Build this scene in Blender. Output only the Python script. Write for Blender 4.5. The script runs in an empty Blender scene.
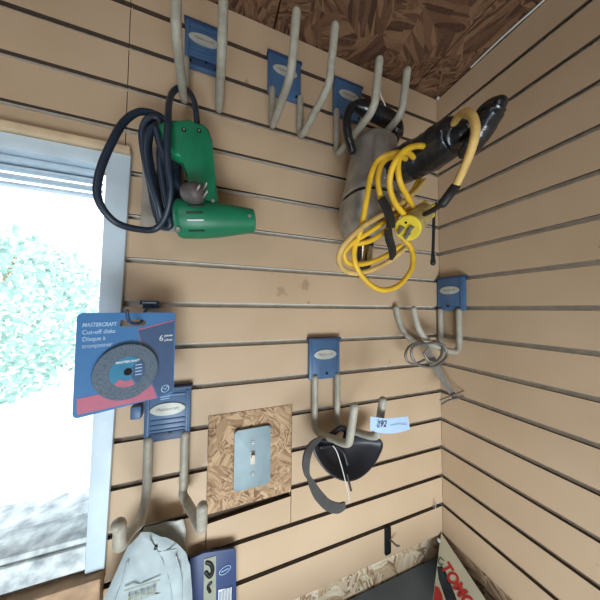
import bpy, bmesh, math, random
from mathutils import Vector, Matrix
random.seed(7)
C = bpy.context.scene.collection
PI = math.pi
S = .0762                                   # groove pitch of the slat panels

# ------------------------------------------------------------------ camera
FPX = 239.489
CAM = Vector((-.60692, -.48968, -.54014))
yaw, pitch, roll = .363958, .0390067, .0089912
fw = Vector((math.sin(yaw)*math.cos(pitch), math.cos(yaw)*math.cos(pitch), math.sin(pitch)))
rt = fw.cross(Vector((0, 0, 1))).normalized()
up = rt.cross(fw)
R_ = rt*math.cos(roll) + up*math.sin(roll)
U_ = -rt*math.sin(roll) + up*math.cos(roll)
cd = bpy.data.cameras.new('camera'); cam = bpy.data.objects.new('camera', cd); C.objects.link(cam)
cam.matrix_world = Matrix(((R_.x, U_.x, -fw.x, CAM.x), (R_.y, U_.y, -fw.y, CAM.y), (R_.z, U_.z, -fw.z, CAM.z), (0, 0, 0, 1)))
cd.sensor_width = 36; cd.lens = FPX*36/600; cd.clip_start = .01
bpy.context.scene.camera = cam

def ray(u, v): return fw + R_*((u-300)/FPX) - U_*((v-300)/FPX)
def at(u, v, Y=None, X=None, Z=None):
    d = ray(u, v)
    if Y is not None: t = (Y-CAM.y)/d.y
    elif X is not None: t = (X-CAM.x)/d.x
    else: t = (Z-CAM.z)/d.z
    return CAM + d*t
def atp(u, v, P0, n):
    d = ray(u, v); return CAM + d*((P0-CAM).dot(n)/d.dot(n))

# ------------------------------------------------------------------ materials
def newmat(name):
    m = bpy.data.materials.new(name); m.use_nodes = True
    nt = m.node_tree; b = nt.nodes['Principled BSDF']
    return m, nt, b
def lk(nt, a, b): nt.links.new(a, b)
def plain(name, col, rough=.5, metal=0, var=.12, scale=60, bump=.0, spec=.5, coat=0, alpha=1, trans=0):
    m, nt, b = newmat(name); N = nt.nodes
    tc = N.new('ShaderNodeTexCoord'); no = N.new('ShaderNodeTexNoise'); no.inputs['Scale'].default_value = scale; no.inputs['Detail'].default_value = 5
    lk(nt, tc.outputs['Object'], no.inputs['Vector'])
    r = N.new('ShaderNodeValToRGB'); r.color_ramp.elements[0].position = .3; r.color_ramp.elements[1].position = .7
    r.color_ramp.elements[0].color = [c*(1-var) for c in col]+[1]; r.color_ramp.elements[1].color = [min(1, c*(1+var)) for c in col]+[1]
    lk(nt, no.outputs['Fac'], r.inputs['Fac']); lk(nt, r.outputs['Color'], b.inputs['Base Color'])
    b.inputs['Roughness'].default_value = rough; b.inputs['Metallic'].default_value = metal
    b.inputs['Specular IOR Level'].default_value = spec; b.inputs['Coat Weight'].default_value = coat
    b.inputs['Alpha'].default_value = alpha; b.inputs['Transmission Weight'].default_value = trans
    if bump:
        bp = N.new('ShaderNodeBump'); bp.inputs['Strength'].default_value = bump; bp.inputs['Distance'].default_value = .002
        lk(nt, no.outputs['Fac'], bp.inputs['Height']); lk(nt, bp.outputs['Normal'], b.inputs['Normal'])
    return m

def osb(name, plane, dark, mid, light, scale=1.0, rough=.75, contrast=1):
    m, nt, b = newmat(name); N = nt.nodes
    tc = N.new('ShaderNodeTexCoord'); sp = N.new('ShaderNodeSeparateXYZ'); cb = N.new('ShaderNodeCombineXYZ')
    lk(nt, tc.outputs['Object'], sp.inputs[0])
    a, c = {'xz': ('X', 'Z'), 'yz': ('Y', 'Z'), 'xy': ('X', 'Y')}[plane]
    lk(nt, sp.outputs[a], cb.inputs[0]); lk(nt, sp.outputs[c], cb.inputs[1])
    cols = []
    for i, (sc, off) in enumerate(((38, 0), (55, 3.3), (26, 7.7))):
        ad = N.new('ShaderNodeVectorMath'); ad.operation = 'ADD'; ad.inputs[1].default_value = (off, off*.7, 0); lk(nt, cb.outputs[0], ad.inputs[0])
        nz = N.new('ShaderNodeTexNoise'); nz.inputs['Scale'].default_value = 14*scale; lk(nt, ad.outputs[0], nz.inputs['Vector'])
        ds = N.new('ShaderNodeMix'); ds.data_type = 'RGBA'; ds.blend_type = 'LINEAR_LIGHT'; ds.inputs['Factor'].default_value = .004
        lk(nt, ad.outputs[0], ds.inputs['A']); lk(nt, nz.outputs['Color'], ds.inputs['B'])
        v0 = N.new('ShaderNodeTexVoronoi'); v0.inputs['Scale'].default_value = sc*scale*.55; lk(nt, ds.outputs['Result'], v0.inputs['Vector'])
        s0 = N.new('ShaderNodeSeparateColor'); lk(nt, v0.outputs['Color'], s0.inputs[0])
        mu = N.new('ShaderNodeMath'); mu.operation = 'MULTIPLY'; mu.inputs[1].default_value = PI; lk(nt, s0.outputs[0], mu.inputs[0])
        vr = N.new('ShaderNodeVectorRotate'); vr.rotation_type = 'Z_AXIS'; lk(nt, ds.outputs['Result'], vr.inputs['Vector']); lk(nt, mu.outputs[0], vr.inputs['Angle'])
        mp = N.new('ShaderNodeMapping'); mp.inputs['Scale'].default_value = (sc*scale*.6, sc*scale*3.6, 1); lk(nt, vr.outputs[0], mp.inputs['Vector'])
        v1 = N.new('ShaderNodeTexVoronoi'); v1.inputs['Scale'].default_value = 1; lk(nt, mp.outputs[0], v1.inputs['Vector'])
        s1 = N.new('ShaderNodeSeparateColor'); lk(nt, v1.outputs['Color'], s1.inputs[0]); cols.append((s0, s1, v1))
    m1 = N.new('ShaderNodeMix'); m1.data_type = 'FLOAT'
    gt = N.new('ShaderNodeMath'); gt.operation = 'GREATER_THAN'; gt.inputs[1].default_value = .5; lk(nt, cols[0][0].outputs[1], gt.inputs[0])
    lk(nt, gt.outputs[0], m1.inputs['Factor']); lk(nt, cols[0][1].outputs[0], m1.inputs['A']); lk(nt, cols[1][1].outputs[0], m1.inputs['B'])
    m2 = N.new('ShaderNodeMix'); m2.data_type = 'FLOAT'
    g2 = N.new('ShaderNodeMath'); g2.operation = 'GREATER_THAN'; g2.inputs[1].default_value = .6; lk(nt, cols[2][0].outputs[1], g2.inputs[0])
    lk(nt, g2.outputs[0], m2.inputs['Factor']); lk(nt, m1.outputs['Result'], m2.inputs['A']); lk(nt, cols[2][1].outputs[1], m2.inputs['B'])
    fn = N.new('ShaderNodeTexNoise'); fn.inputs['Scale'].default_value = 160*scale; fn.inputs['Detail'].default_value = 6; lk(nt, cb.outputs[0], fn.inputs['Vector'])
    ad = N.new('ShaderNodeMath'); ad.operation = 'MULTIPLY_ADD'; ad.inputs[1].default_value = .45; ad.inputs[2].default_value = -.22; lk(nt, fn.outputs['Fac'], ad.inputs[0])
    sm = N.new('ShaderNodeMath'); sm.operation = 'ADD'; lk(nt, ad.outputs[0], sm.inputs[0]); lk(nt, m2.outputs['Result'], sm.inputs[1])
    r = N.new('ShaderNodeValToRGB'); e = r.color_ramp.elements
    e[0].position = .05; e[0].color = dark+(1,); e[1].position = .95; e[1].color = light+(1,)
    x = e.new(.3); x.color = mid+(1,); x = e.new(.7); x.color = tuple((p+q)/2 for p, q in zip(mid, light))+(1,)
    lk(nt, sm.outputs[0], r.inputs['Fac']); lk(nt, r.outputs['Color'], b.inputs['Base Color']); b.inputs['Roughness'].default_value = rough
    bp = N.new('ShaderNodeBump'); bp.inputs['Strength'].default_value = .25; bp.inputs['Distance'].default_value = .0012
    lk(nt, sm.outputs[0], bp.inputs['Height']); lk(nt, bp.outputs['Normal'], b.inputs['Normal'])
    return m

def slat_mat(name, stains=()):
    m, nt, b = newmat(name); N = nt.nodes
    tc = N.new('ShaderNodeTexCoord')
    n1 = N.new('ShaderNodeTexNoise'); n1.inputs['Scale'].default_value = 5; n1.inputs['Detail'].default_value = 4; lk(nt, tc.outputs['Object'], n1.inputs['Vector'])
    mp = N.new('ShaderNodeMapping'); mp.inputs['Scale'].default_value = (40, 40, 320); lk(nt, tc.outputs['Object'], mp.inputs['Vector'])
    n2 = N.new('ShaderNodeTexNoise'); n2.inputs['Scale'].default_value = 6; n2.inputs['Detail'].default_value = 6; lk(nt, mp.outputs[0], n2.inputs['Vector'])
    r1 = N.new('ShaderNodeValToRGB'); r1.color_ramp.elements[0].position = .3; r1.color_ramp.elements[1].position = .72
    r1.color_ramp.elements[0].color = (.51, .37, .24, 1); r1.color_ramp.elements[1].color = (.59, .44, .30, 1); lk(nt, n1.outputs['Fac'], r1.inputs['Fac'])
    r2 = N.new('ShaderNodeValToRGB'); r2.color_ramp.elements[0].position = .2; r2.color_ramp.elements[1].position = .75
    r2.color_ramp.elements[0].color = (.88, .87, .86, 1); r2.color_ramp.elements[1].color = (1, 1, 1, 1); lk(nt, n2.outputs['Fac'], r2.inputs['Fac'])
    mx = N.new('ShaderNodeMix'); mx.data_type = 'RGBA'; mx.blend_type = 'MULTIPLY'; mx.inputs['Factor'].default_value = 1
    lk(nt, r1.outputs[0], mx.inputs['A']); lk(nt, r2.outputs[0], mx.inputs['B']); cur = mx.outputs['Result']
    # sparse little dents and grime spots
    n3 = N.new('ShaderNodeTexNoise'); n3.inputs['Scale'].default_value = 38; n3.inputs['Detail'].default_value = 2; lk(nt, tc.outputs['Object'], n3.inputs['Vector'])
    r3 = N.new('ShaderNodeValToRGB'); r3.color_ramp.elements[0].position = .735; r3.color_ramp.elements[1].position = .77
    r3.color_ramp.elements[0].color = (0, 0, 0, 1); r3.color_ramp.elements[1].color = (.5, .5, .5, 1); lk(nt, n3.outputs['Fac'], r3.inputs['Fac'])
    m3 = N.new('ShaderNodeMix'); m3.data_type = 'RGBA'; lk(nt, r3.outputs[0], m3.inputs['Factor']); lk(nt, cur, m3.inputs['A']); m3.inputs['B'].default_value = (.2, .11, .05, 1); cur = m3.outputs['Result']
    nd = N.new('ShaderNodeTexNoise'); nd.inputs['Scale'].default_value = 95; nd.inputs['Detail'].default_value = 3; lk(nt, tc.outputs['Object'], nd.inputs['Vector'])
    for (x, y, z, rad, k) in stains:
        vd = N.new('ShaderNodeVectorMath'); vd.operation = 'DISTANCE'; vd.inputs[1].default_value = (x, y, z); lk(nt, tc.outputs['Object'], vd.inputs[0])
        ma = N.new('ShaderNodeMath'); ma.operation = 'MULTIPLY_ADD'; ma.inputs[1].default_value = rad*2.6; lk(nt, nd.outputs['Fac'], ma.inputs[0]); lk(nt, vd.outputs['Value'], ma.inputs[2])
        mr = N.new('ShaderNodeMapRange'); mr.inputs['From Min'].default_value = rad*1.9; mr.inputs['From Max'].default_value = rad*2.25; mr.inputs['To Min'].default_value = k; mr.inputs['To Max'].default_value = 0
        lk(nt, ma.outputs[0], mr.inputs['Value'])
        ms = N.new('ShaderNodeMix'); ms.data_type = 'RGBA'; lk(nt, mr.outputs[0], ms.inputs['Factor']); lk(nt, cur, ms.inputs['A']); ms.inputs['B'].default_value = (.2, .115, .06, 1); cur = ms.outputs['Result']
    lk(nt, cur, b.inputs['Base Color']); b.inputs['Roughness'].default_value = .52; b.inputs['Specular IOR Level'].default_value = .3
    return m

M = {}
M['slat'] = slat_mat('tan_hardboard', ((-.409, 0, -.487, .014, .4), (-.463, 0, -.502, .012, .38), (-.40, 0, -.525, .004, .5), (-.52, 0, .005, .006, .6)))
M['edge'] = plain('shaded_raw_fibreboard', (.075, .048, .032), .9)  # raw board brown, darkened to put groove shade into the colour
M['groove_floor'] = plain('groove_floor_fibreboard', (.9, .84, .74), .8)
M['osb_wall'] = osb('strand_board_patch', 'xz', (.17, .09, .045), (.32, .19, .10), (.52, .36, .21), 2.2)
M['osb_low'] = osb('strand_board_low', 'xz', (.30, .18, .10), (.58, .43, .26), (.88, .80, .64), 1.15)
M['osb_right'] = osb('strand_board_right', 'yz', (.12, .07, .04), (.28, .18, .11), (.5, .36, .24), 1.3)
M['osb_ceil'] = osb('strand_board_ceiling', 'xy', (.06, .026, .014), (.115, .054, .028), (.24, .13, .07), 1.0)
M['rod'] = plain('vinyl_coated_rod', (.36, .34, .28), .5, 0, .14, 90)
M['blue'] = plain('blue_plastic', (.055, .125, .25), .42, 0, .08, 50)
M['blue_dk'] = plain('dark_blue_plastic', (.02, .05, .12), .5)
M['oval'] = plain('silver_oval_badge', (.45, .46, .42), .45, .1)
M['badge_ink'] = plain('badge_ink', (.16, .17, .16), .6)
M['bolt'] = plain('dark_screw', (.012, .012, .014), .4, .5)
M['screw'] = plain('steel_screw', (.35, .35, .34), .5, .6)
M['steel'] = plain('galvanised_switch_plate', (.19, .255, .28), .5, .2, .1, 40)
M['toggle'] = plain('ivory_toggle', (.55, .5, .42), .4)
M['green'] = plain('green_plastic', (.008, .17, .082), .42, 0, .12, 40, .1)
M['green_lt'] = plain('bright_green_trigger', (.015, .33, .15), .35)
M['black'] = plain('black_rubber', (.012, .013, .016), .55)
M['cord_dk'] = plain('dark_rubber_cord', (.014, .026, .046), .42)
M['plug_grey'] = plain('grimy_plug', (.085, .07, .07), .5)
M['brass'] = plain('plug_prong', (.5, .47, .42), .3, .9)
M['alu'] = plain('cast_aluminium', (.42, .415, .40), .38, .55, .2, 45, .1)
M['tape'] = plain('glossy_black_tape', (.008, .011, .015), .24, 0, .3, 55, 1.0, .7)
M['chrome'] = plain('chrome', (.5, .5, .5), .18, 1)
M['yellow'] = plain('yellow_cord', (.72, .44, .025), .5, 0, .2, 30)
M['yellow_old'] = plain('faded_yellow_cord', (.60, .40, .13), .6, 0, .25, 40)
M['yellow_plug'] = plain('yellow_plug', (.72, .55, .045), .42, 0, .12, 40)
M['plug_cuff'] = plain('grimy_yellow_cuff', (.50, .40, .16), .6, 0, .3, 60)
M['paper_blue'] = plain('pale_blue_paper', (.42, .60, .86), .7, 0, .03)
M['ink'] = plain('black_ink', (.02, .02, .03), .7)
M['card_blue'] = plain('blue_card', (.06, .20, .44), .3, 0, .06, 30, 0, .6)
M['card_navy'] = plain('navy_card', (.06, .11, .22), .35, 0, .06)
M['card_pink'] = plain('red_card_band', (.50, .16, .24), .35, 0, .06)
M['card_white'] = plain('white_print', (.75, .8, .85), .5)
M['card_pale'] = plain('pale_blue_print', (.40, .60, .82), .5)
M['back_card'] = plain('card_stock', (.5, .5, .5), .6)
M['abrasive'] = plain('grey_abrasive', (.11, .15, .20), .8, 0, .3, 500)
M['disk_blue'] = plain('disk_label_blue', (.04, .22, .38), .4)
M['navy_box'] = plain('deep_blue_card', (.014, .036, .13), .5)
M['plas'] = plain('milky_plastic', (.37, .44, .46), .5, 0, .12, 40, .5, .25, 0)
M['plas2'] = plain('milky_plastic_inner', (.42, .43, .39), .35, 0, .12, 60, .5)
M['olive'] = plain('olive_print', (.25, .27, .2), .5)
M['paint'] = plain('pale_blue_paint', (.56, .68, .77), .5, 0, .08, 25)
M['paint_old'] = plain('peeling_paint', (.60, .68, .75), .7, 0, .5, 45)
M['wood'] = plain('bare_wood', (.42, .27, .16), .7, 0, .25, 40)
M['wood_lt'] = plain('light_wood', (.62, .47, .3), .7, 0, .12, 40)
M['blind'] = plain('blue_grey_blind', (.50, .62, .72), .6)
M['leaf'] = plain('leaf', (.42, .64, .58), .6, 0, .5, 8)
M['ground'] = plain('snowy_ground', (.8, .83, .85), .9, 0, .02, 3)
M['floor'] = plain('concrete', (.38, .35, .31), .8, 0, .2, 4)
M['plaster'] = plain('grey_plasterboard', (.30, .26, .22), .9)
M['bin'] = plain('slate_blue_plastic', (.13, .19, .28), .35, 0, .1, 12)
M['metal_dk'] = plain('grey_tool_steel', (.22, .21, .20), .45, .5, .2, 80)
M['metal_flat'] = plain('worn_flat_steel', (.30, .29, .27), .45, .5, .2, 60)
M['wire_wh'] = plain('white_wire', (.62, .62, .58), .5)
M['pad'] = plain('black_moulded_shell', (.014, .015, .022), .45, 0, .2, 30, .3)
M['strap'] = plain('charcoal_strap', (.055, .055, .055), .6, 0, .15, 80)
M['carton'] = plain('cream_carton', (.58, .56, .43), .4, 0, .06, 20, 0, .5)
M['red'] = plain('red_print', (.50, .035, .035), .4)
M['print_dk'] = plain('dark_print', (.02, .03, .04), .4, 0, .5, 60)
M['print_green'] = plain('green_print', (.03, .12, .05), .4)
M['grey_plate'] = plain('grey_wall_plate', (.33, .29, .25), .5)
m, nt, b = newmat('window_glass'); gl = nt.nodes.new('ShaderNodeBsdfGlossy'); gl.inputs['Roughness'].default_value = .02
tr = nt.nodes.new('ShaderNodeBsdfTransparent'); mxs = nt.nodes.new('ShaderNodeMixShader'); mxs.inputs[0].default_value = .06
lk(nt, tr.outputs[0], mxs.inputs[1]); lk(nt, gl.outputs[0], mxs.inputs[2]); lk(nt, mxs.outputs[0], nt.nodes['Material Output'].inputs[0]); M['glass'] = m

# ------------------------------------------------------------------ mesh helpers
def box(bm, x0, x1, y0, y1, z0, z1, mi=0, bev=0):
    vs = [bm.verts.new(p) for p in ((x0,y0,z0),(x1,y0,z0),(x1,y1,z0),(x0,y1,z0),(x0,y0,z1),(x1,y0,z1),(x1,y1,z1),(x0,y1,z1))]
    fs = [bm.faces.new([vs[i] for i in f]) for f in ((0,3,2,1),(4,5,6,7),(0,1,5,4),(1,2,6,5),(2,3,7,6),(3,0,4,7))]
    for f in fs: f.material_index = mi
    if bev:
        es = list({e for f in fs for e in f.edges})
        r = bmesh.ops.bevel(bm, geom=es, offset=bev, segments=2, affect='EDGES', profile=.5)
        for f in r['faces']: f.material_index = mi
def prism(bm, pts, nvec, mi=0, bev=0):
    """closed outline (3-D points) thickened along nvec"""
    n = Vector(nvec)
    a = [bm.verts.new(Vector(p)) for p in pts]; c = [bm.verts.new(Vector(p)+n) for p in pts]
    f0 = bm.faces.new(a); f1 = bm.faces.new(list(reversed(c))); fs = [f0, f1]
    k = len(pts)
    for i in range(k):
        fs.append(bm.faces.new((a[i], c[i], c[(i+1) % k], a[(i+1) % k])))
    for f in fs: f.material_index = mi
    if bev:
        es = list(set(list(f0.edges)+list(f1.edges)))
        r = bmesh.ops.bevel(bm, geom=es, offset=bev, segments=3, affect='EDGES', profile=.5)
        for f in r['faces']: f.material_index = mi
def catmull(P, n=8, closed=False):
    P = [Vector(p) for p in P]; out = []; k = len(P)
    rng = range(k) if closed else range(k-1)
    for i in rng:
        if closed: a, b_, c, d = P[(i-1) % k], P[i], P[(i+1) % k], P[(i+2) % k]
        else: a, b_, c, d = P[max(i-1, 0)], P[i], P[i+1], P[min(i+2, k-1)]
        for j in range(n):
            t = j/n
            out.append(.5*((2*b_) + (-a+c)*t + (2*a-5*b_+4*c-d)*t*t + (-a+3*b_-3*c+d)*t**3))
    if not closed: out.append(P[-1])
    return out
def tube(bm, P, r, seg=12, closed=False, flat=None, mi=0, cap=True):
    """r: number or list; flat=(a,b): elliptical section factors; returns nothing"""
    P = [Vector(p) for p in P]; k = len(P)
    rad = r if isinstance(r, (list, tuple)) else [r]*k
    T = []
    for i in range(k):
        if closed: t = P[(i+1) % k]-P[i-1]
        else: t = P[min(i+1, k-1)]-P[max(i-1, 0)]
        T.append(t.normalized() if t.length > 1e-9 else Vector((0, 0, 1)))
    ref = Vector((0, 0, 1)) if abs(T[0].z) < .9 else Vector((1, 0, 0))
    nrm = (ref - T[0]*ref.dot(T[0])).normalized(); rings = []
    fa, fb = flat if flat else (1, 1)
    def ring(c, nn, bb, q): return [bm.verts.new(c + nn*(math.cos(2*PI*j/seg)*q*fa) + bb*(math.sin(2*PI*j/seg)*q*fb)) for j in range(seg)]
    for i in range(k):
        nrm = (nrm - T[i]*nrm.dot(T[i])).normalized(); bb = T[i].cross(nrm)
        if i == 0 and cap and not closed:
            for s_, q_ in ((.95, .3), (.75, .66), (.4, .92)): rings.append(ring(P[0]-T[0]*rad[0]*s_, nrm, bb, rad[0]*q_))
        rings.append(ring(P[i], nrm, bb, rad[i]))
        if i == k-1 and cap and not closed:
            for s_, q_ in ((.4, .92), (.75, .66), (.95, .3)): rings.append(ring(P[i]+T[i]*rad[i]*s_, nrm, bb, rad[i]*q_))
    m_ = len(rings)
    for i in range(m_ if closed else m_-1):
        A, B = rings[i], rings[(i+1) % m_]
        for j in range(seg):
            f = bm.faces.new((A[j], A[(j+1) % seg], B[(j+1) % seg], B[j])); f.material_index = mi
    if not closed:
        f = bm.faces.new(list(reversed(rings[0]))); f.material_index = mi; f = bm.faces.new(rings[-1]); f.material_index = mi
def cyl(bm, a, b_, r, r2=None, seg=24, mi=0):
    a = Vector(a); b_ = Vector(b_); r2 = r if r2 is None else r2
    t = (b_-a).normalized(); ref = Vector((0, 0, 1)) if abs(t.z) < .9 else Vector((1, 0, 0))
    n = ref.cross(t).normalized(); q = t.cross(n)
    A = [bm.verts.new(a+(n*math.cos(2*PI*j/seg)+q*math.sin(2*PI*j/seg))*r) for j in range(seg)]
    B = [bm.verts.new(b_+(n*math.cos(2*PI*j/seg)+q*math.sin(2*PI*j/seg))*r2) for j in range(seg)]
    for j in range(seg):
        f = bm.faces.new((A[j], A[(j+1) % seg], B[(j+1) % seg], B[j])); f.material_index = mi
    for f in (bm.faces.new(list(reversed(A))), bm.faces.new(B)): f.material_index = mi
def rounded(w, h, r, n=5):
    pts = []
    for cx, cy, a0 in ((w/2-r, h/2-r, 0), (-w/2+r, h/2-r, 90), (-w/2+r, -h/2+r, 180), (w/2-r, -h/2+r, 270)):
        for i in range(n+1):
            a = math.radians(a0+90*i/n); pts.append((cx+r*math.cos(a), cy+r*math.sin(a)))
    return pts
def obj(name, bm, mats, parent=None, origin=None, smooth=True, angle=40):
    bmesh.ops.recalc_face_normals(bm, faces=bm.faces[:])
    org = Vector(origin) if origin is not None else (Vector(parent['o']) if parent is not None and 'o' in parent else Vector((0, 0, 0)))
    for v in bm.verts: v.co -= org
    me = bpy.data.meshes.new(name); bm.to_mesh(me); bm.free()
    o = bpy.data.objects.new(name, me); C.objects.link(o)
    for m_ in (mats if isinstance(mats, (list, tuple)) else [mats]): me.materials.append(m_)
    if smooth:
        for p in me.polygons: p.use_smooth = True
        me.set_sharp_from_angle(angle=math.radians(angle))
    if parent is not None:
        o.parent = parent
        ORG[o.name] = org
    else: o.location = org
    ORG[o.name] = org
    return o
ORG = {}
def P_(parent): return ORG[parent.name]
def part(name, bm, mats, parent, smooth=True, angle=40, label=None):
    o = obj(name, bm, mats, parent, P_(parent), smooth, angle)
    if label: o['label'] = label
    return o
def thing(name, label, cat, loc, group=None):
    o = bpy.data.objects.new(name, None); C.objects.link(o); o.location = loc; o.empty_display_size = .02
    ORG[o.name] = Vector(loc); o['label'] = label; o['category'] = cat
    if group: o['group'] = group
    return o
def single(name, bm, mats, label, cat, loc, group=None, smooth=True, angle=40):
    o = obj(name, bm, mats, None, loc, smooth, angle); o['label'] = label; o['category'] = cat
    if group: o['group'] = group
    return o
def struct(name, bm, mats, smooth=False):
    o = obj(name, bm, mats, None, None, smooth); o['kind'] = 'structure'; return o
def text_bm(s, size, O, ex, ey, n, th=.0003, align='LEFT', bold=0, sx=1, shear=0):
    cu = bpy.data.curves.new('t', 'FONT'); cu.body = s; cu.size = size; cu.align_x = align; cu.extrude = th; cu.offset = bold; cu.shear = shear
    to = bpy.data.objects.new('t', cu); C.objects.link(to)
    dg = bpy.context.evaluated_depsgraph_get(); me = bpy.data.meshes.new_from_object(to.evaluated_get(dg))
    bpy.data.objects.remove(to); bm = bmesh.new(); bm.from_mesh(me); bpy.data.meshes.remove(me)
    O, ex, ey, n = Vector(O), Vector(ex).normalized(), Vector(ey).normalized(), Vector(n).normalized()
    for v in bm.verts: v.co = O + ex*v.co.x*sx + ey*v.co.y + n*v.co.z
    return bm
def join_bm(a, b_):
    me = bpy.data.meshes.new('j'); b_.to_mesh(me); a.from_mesh(me); bpy.data.meshes.remove(me); b_.free()

# ------------------------------------------------------------------ room shell
ZC = .078; ZF = -2.32; ZB = -15*S
def slat_rows(bm, x0, x1, ka, kb, axis='x', splits=None):
    """slats between grooves ka..kb; T-shaped slots; axis x -> wall y=0 facing -y, axis y -> wall x=0 facing -x"""
    def b3(a0, a1, d0, d1, z0, z1, mi):
        if axis == 'x': box(bm, a0, a1, d0, d1, z0, z1, mi)
        else: box(bm, d0, d1, a0, a1, z0, z1, mi)
    for k in range(ka, kb):
        zt = min(-(k-1)*S - .0048, ZC); zb = -k*S + .0048 if k < 16-1+1 else -k*S
        if k == 15: zb = ZB
        segs = [(x0, x1)]
        if splits and k in splits:
            cut = sorted(splits[k]); xs = [x0]+[c for c in cut]+[x1]; segs = [(xs[i]+(.0007 if i else 0), xs[i+1]-(.0007 if i < len(xs)-2 else 0)) for i in range(len(xs)-1)]
        for (a, c) in segs:
            b3(a, c, 0, .0055, zb, zt, 0)
        b3(x0, x1, .0056, .0102, zb, zt, 1)
bm = bmesh.new()
XL = -2.6; XS = -.749; XW0 = -1.45; ZWT = -.262; ZWB = -.905
# right hand panel, with the strand board patch cut out of rows 10..13
PX0, PX1, PZ1, PZ0 = -.602, -.437, -.742, -.922
for k in range(0, 16):
    zt = min(-(k-1)*S-.0048, ZC-.0005); zb = -k*S+.0048 if k < 15 else ZB
    segs = []
    left = XS+.0006 if zt > ZWT-.001 else -.7705
    right = -.0004
    if k in (10, 11, 12):
        segs = [(left, PX0-.001), (PX1+.001, right)]
        if k == 10: pass
    elif k == 13:
        segs = [(left, PX0-.001), (PX1+.001, right)]
        prism(bm, [(-.6012, 0, -.940), (-.4373, 0, -.932), (-.4373, 0, zb), (-.6012, 0, zb)], (0, .0055, 0), 0); box(bm, PX0, PX1, .0098, .0103, -.945, -.918, 1)  # dark strip behind the gap paints the shade below the patch
    elif k == 14: segs = [(left, -.6007), (-.5993, right)]
    else: segs = [(left, right)]
    for a, c in segs: box(bm, a, c, 0, .0055, zb, zt, 0); box(bm, a, c, .0056, .0102, zb+.0015, zt-.0015, 1)
    if k == 10: box(bm, PX0-.001, PX1+.001, 0, .0055, PZ1, zt, 0)
    if k == 12: box(bm, PX0-.001, PX1+.001, 0, .0055, zb, PZ0-.007, 0) if zb < PZ0-.008 else None
# left hand panel over the window, and beyond it
for k in range(0, 16):
    zt = min(-(k-1)*S-.0048, ZC-.0005); zb = -k*S+.0048 if k < 15 else ZB
    if zb > ZWT: box(bm, XL, XS-.0006, 0, .0055, zb, zt, 0); box(bm, XL, XS-.0006, .0056, .0102, zb+.0015, zt-.0015, 1)
    else:
        if zt > ZWT: box(bm, XL, XS-.0006, 0, .0055, ZWT, zt, 0)
        box(bm, XL, XW0, 0, .0055, zb, zt, 0)
        if zt < ZWB-.06: box(bm, XW0, -.7708, 0, .0055, zb, zt, 0)
# backing sheet
box(bm, -.7705, 0, .0105, .019, ZB, ZWT, 2); box(bm, -.7705, 0, .0105, .019, ZWT, ZC, 2); box(bm, XL, -.771, .0105, .019, ZWT, ZC, 2); box(bm, XL, XW0, .0105, .019, ZB, ZWT, 2); box(bm, XW0, -.7708, .0105, .019, ZB, ZWB-.051, 2)
def shade_raw_edges(bm, ax):
    bm.normal_update()
    for f in bm.faces:
        if f.material_index == 0 and abs(f.normal[ax]) < .5: f.material_index = 1  # slot sides take the dark edge colour, groove shade painted in
shade_raw_edges(bm, 1)
struct('wall_back', bm, [M['slat'], M['edge'], M['groove_floor']])
bm = bmesh.new()
for k in range(0, 16):
    zt = min(-(k-1)*S-.0048, ZC-.0005); zb = -k*S+.0048 if k < 15 else ZB
    box(bm, .0004, .0059, -2, -.0004, zb, zt, 0); box(bm, .006, .0102, -2, -.0004, zb+.0015, zt-.0015, 1)
box(bm, .0105, .019, -2, .019, ZB, ZC, 2)
shade_raw_edges(bm, 0)
struct('wall_right', bm, [M['slat'], M['edge'], M['groove_floor']])
bm = bmesh.new(); box(bm, XL, .06, .0195, .12, ZF, ZB+.03); struct('wall_back_lower', bm, M['osb_low'])
bm = bmesh.new(); box(bm, XW0, -.771, .0195, .12, ZB+.0302, ZWB-.051); box(bm, XL, XW0, .0195, .12, ZB+.0302, .1); box(bm, XW0, -.771, .0195, .12, ZWT, .1); box(bm, -.7708, .12, .0195, .12, ZB+.0302, .1)
struct('wall_back_frame', bm, M['plaster'])
bm = bmesh.new(); box(bm, .0195, .12, -2, .0193, ZF, ZB+.03); struct('wall_right_lower', bm, M['osb_right'])
bm = bmesh.new(); box(bm, .0195, .12, -2, .0193, ZB+.0302, .1); struct('wall_right_frame', bm, M['plaster'])
bm = bmesh.new(); box(bm, XL-.1, XL, -2.1, .12, ZF, .1); struct('wall_left', bm, M['plaster'])
bm = bmesh.new(); box(bm, XL-.1, .12, -2.1, .12, ZF-.05, ZF); struct('floor', bm, M['floor'])
bm = bmesh.new(); box(bm, XL-.1, -1.7, -2.1, -2.0, ZF, .1); box(bm, -.9, .12, -2.1, -2.0, ZF, .1); box(bm, -1.7, -.9, -2.1, -2.0, -.60, .1); struct('wall_front_light_block', bm, M['plaster'])  # unseen wall added to hold back sky light, door opening narrowed for it
bm = bmesh.new()
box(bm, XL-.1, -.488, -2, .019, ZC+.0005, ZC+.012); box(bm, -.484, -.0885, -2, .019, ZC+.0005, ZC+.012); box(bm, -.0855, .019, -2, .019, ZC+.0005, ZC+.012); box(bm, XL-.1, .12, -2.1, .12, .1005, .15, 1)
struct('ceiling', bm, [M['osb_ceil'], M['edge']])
bm = bmesh.new(); tube(bm, catmull([(-.003, -.10, .073), (-.004, -.17, .0745), (-.003, -.24, .073), (-.004, -.32, .074)], 5), .0022, 8); struct('trim_1', bm, M['wire_wh'], True)

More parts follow.
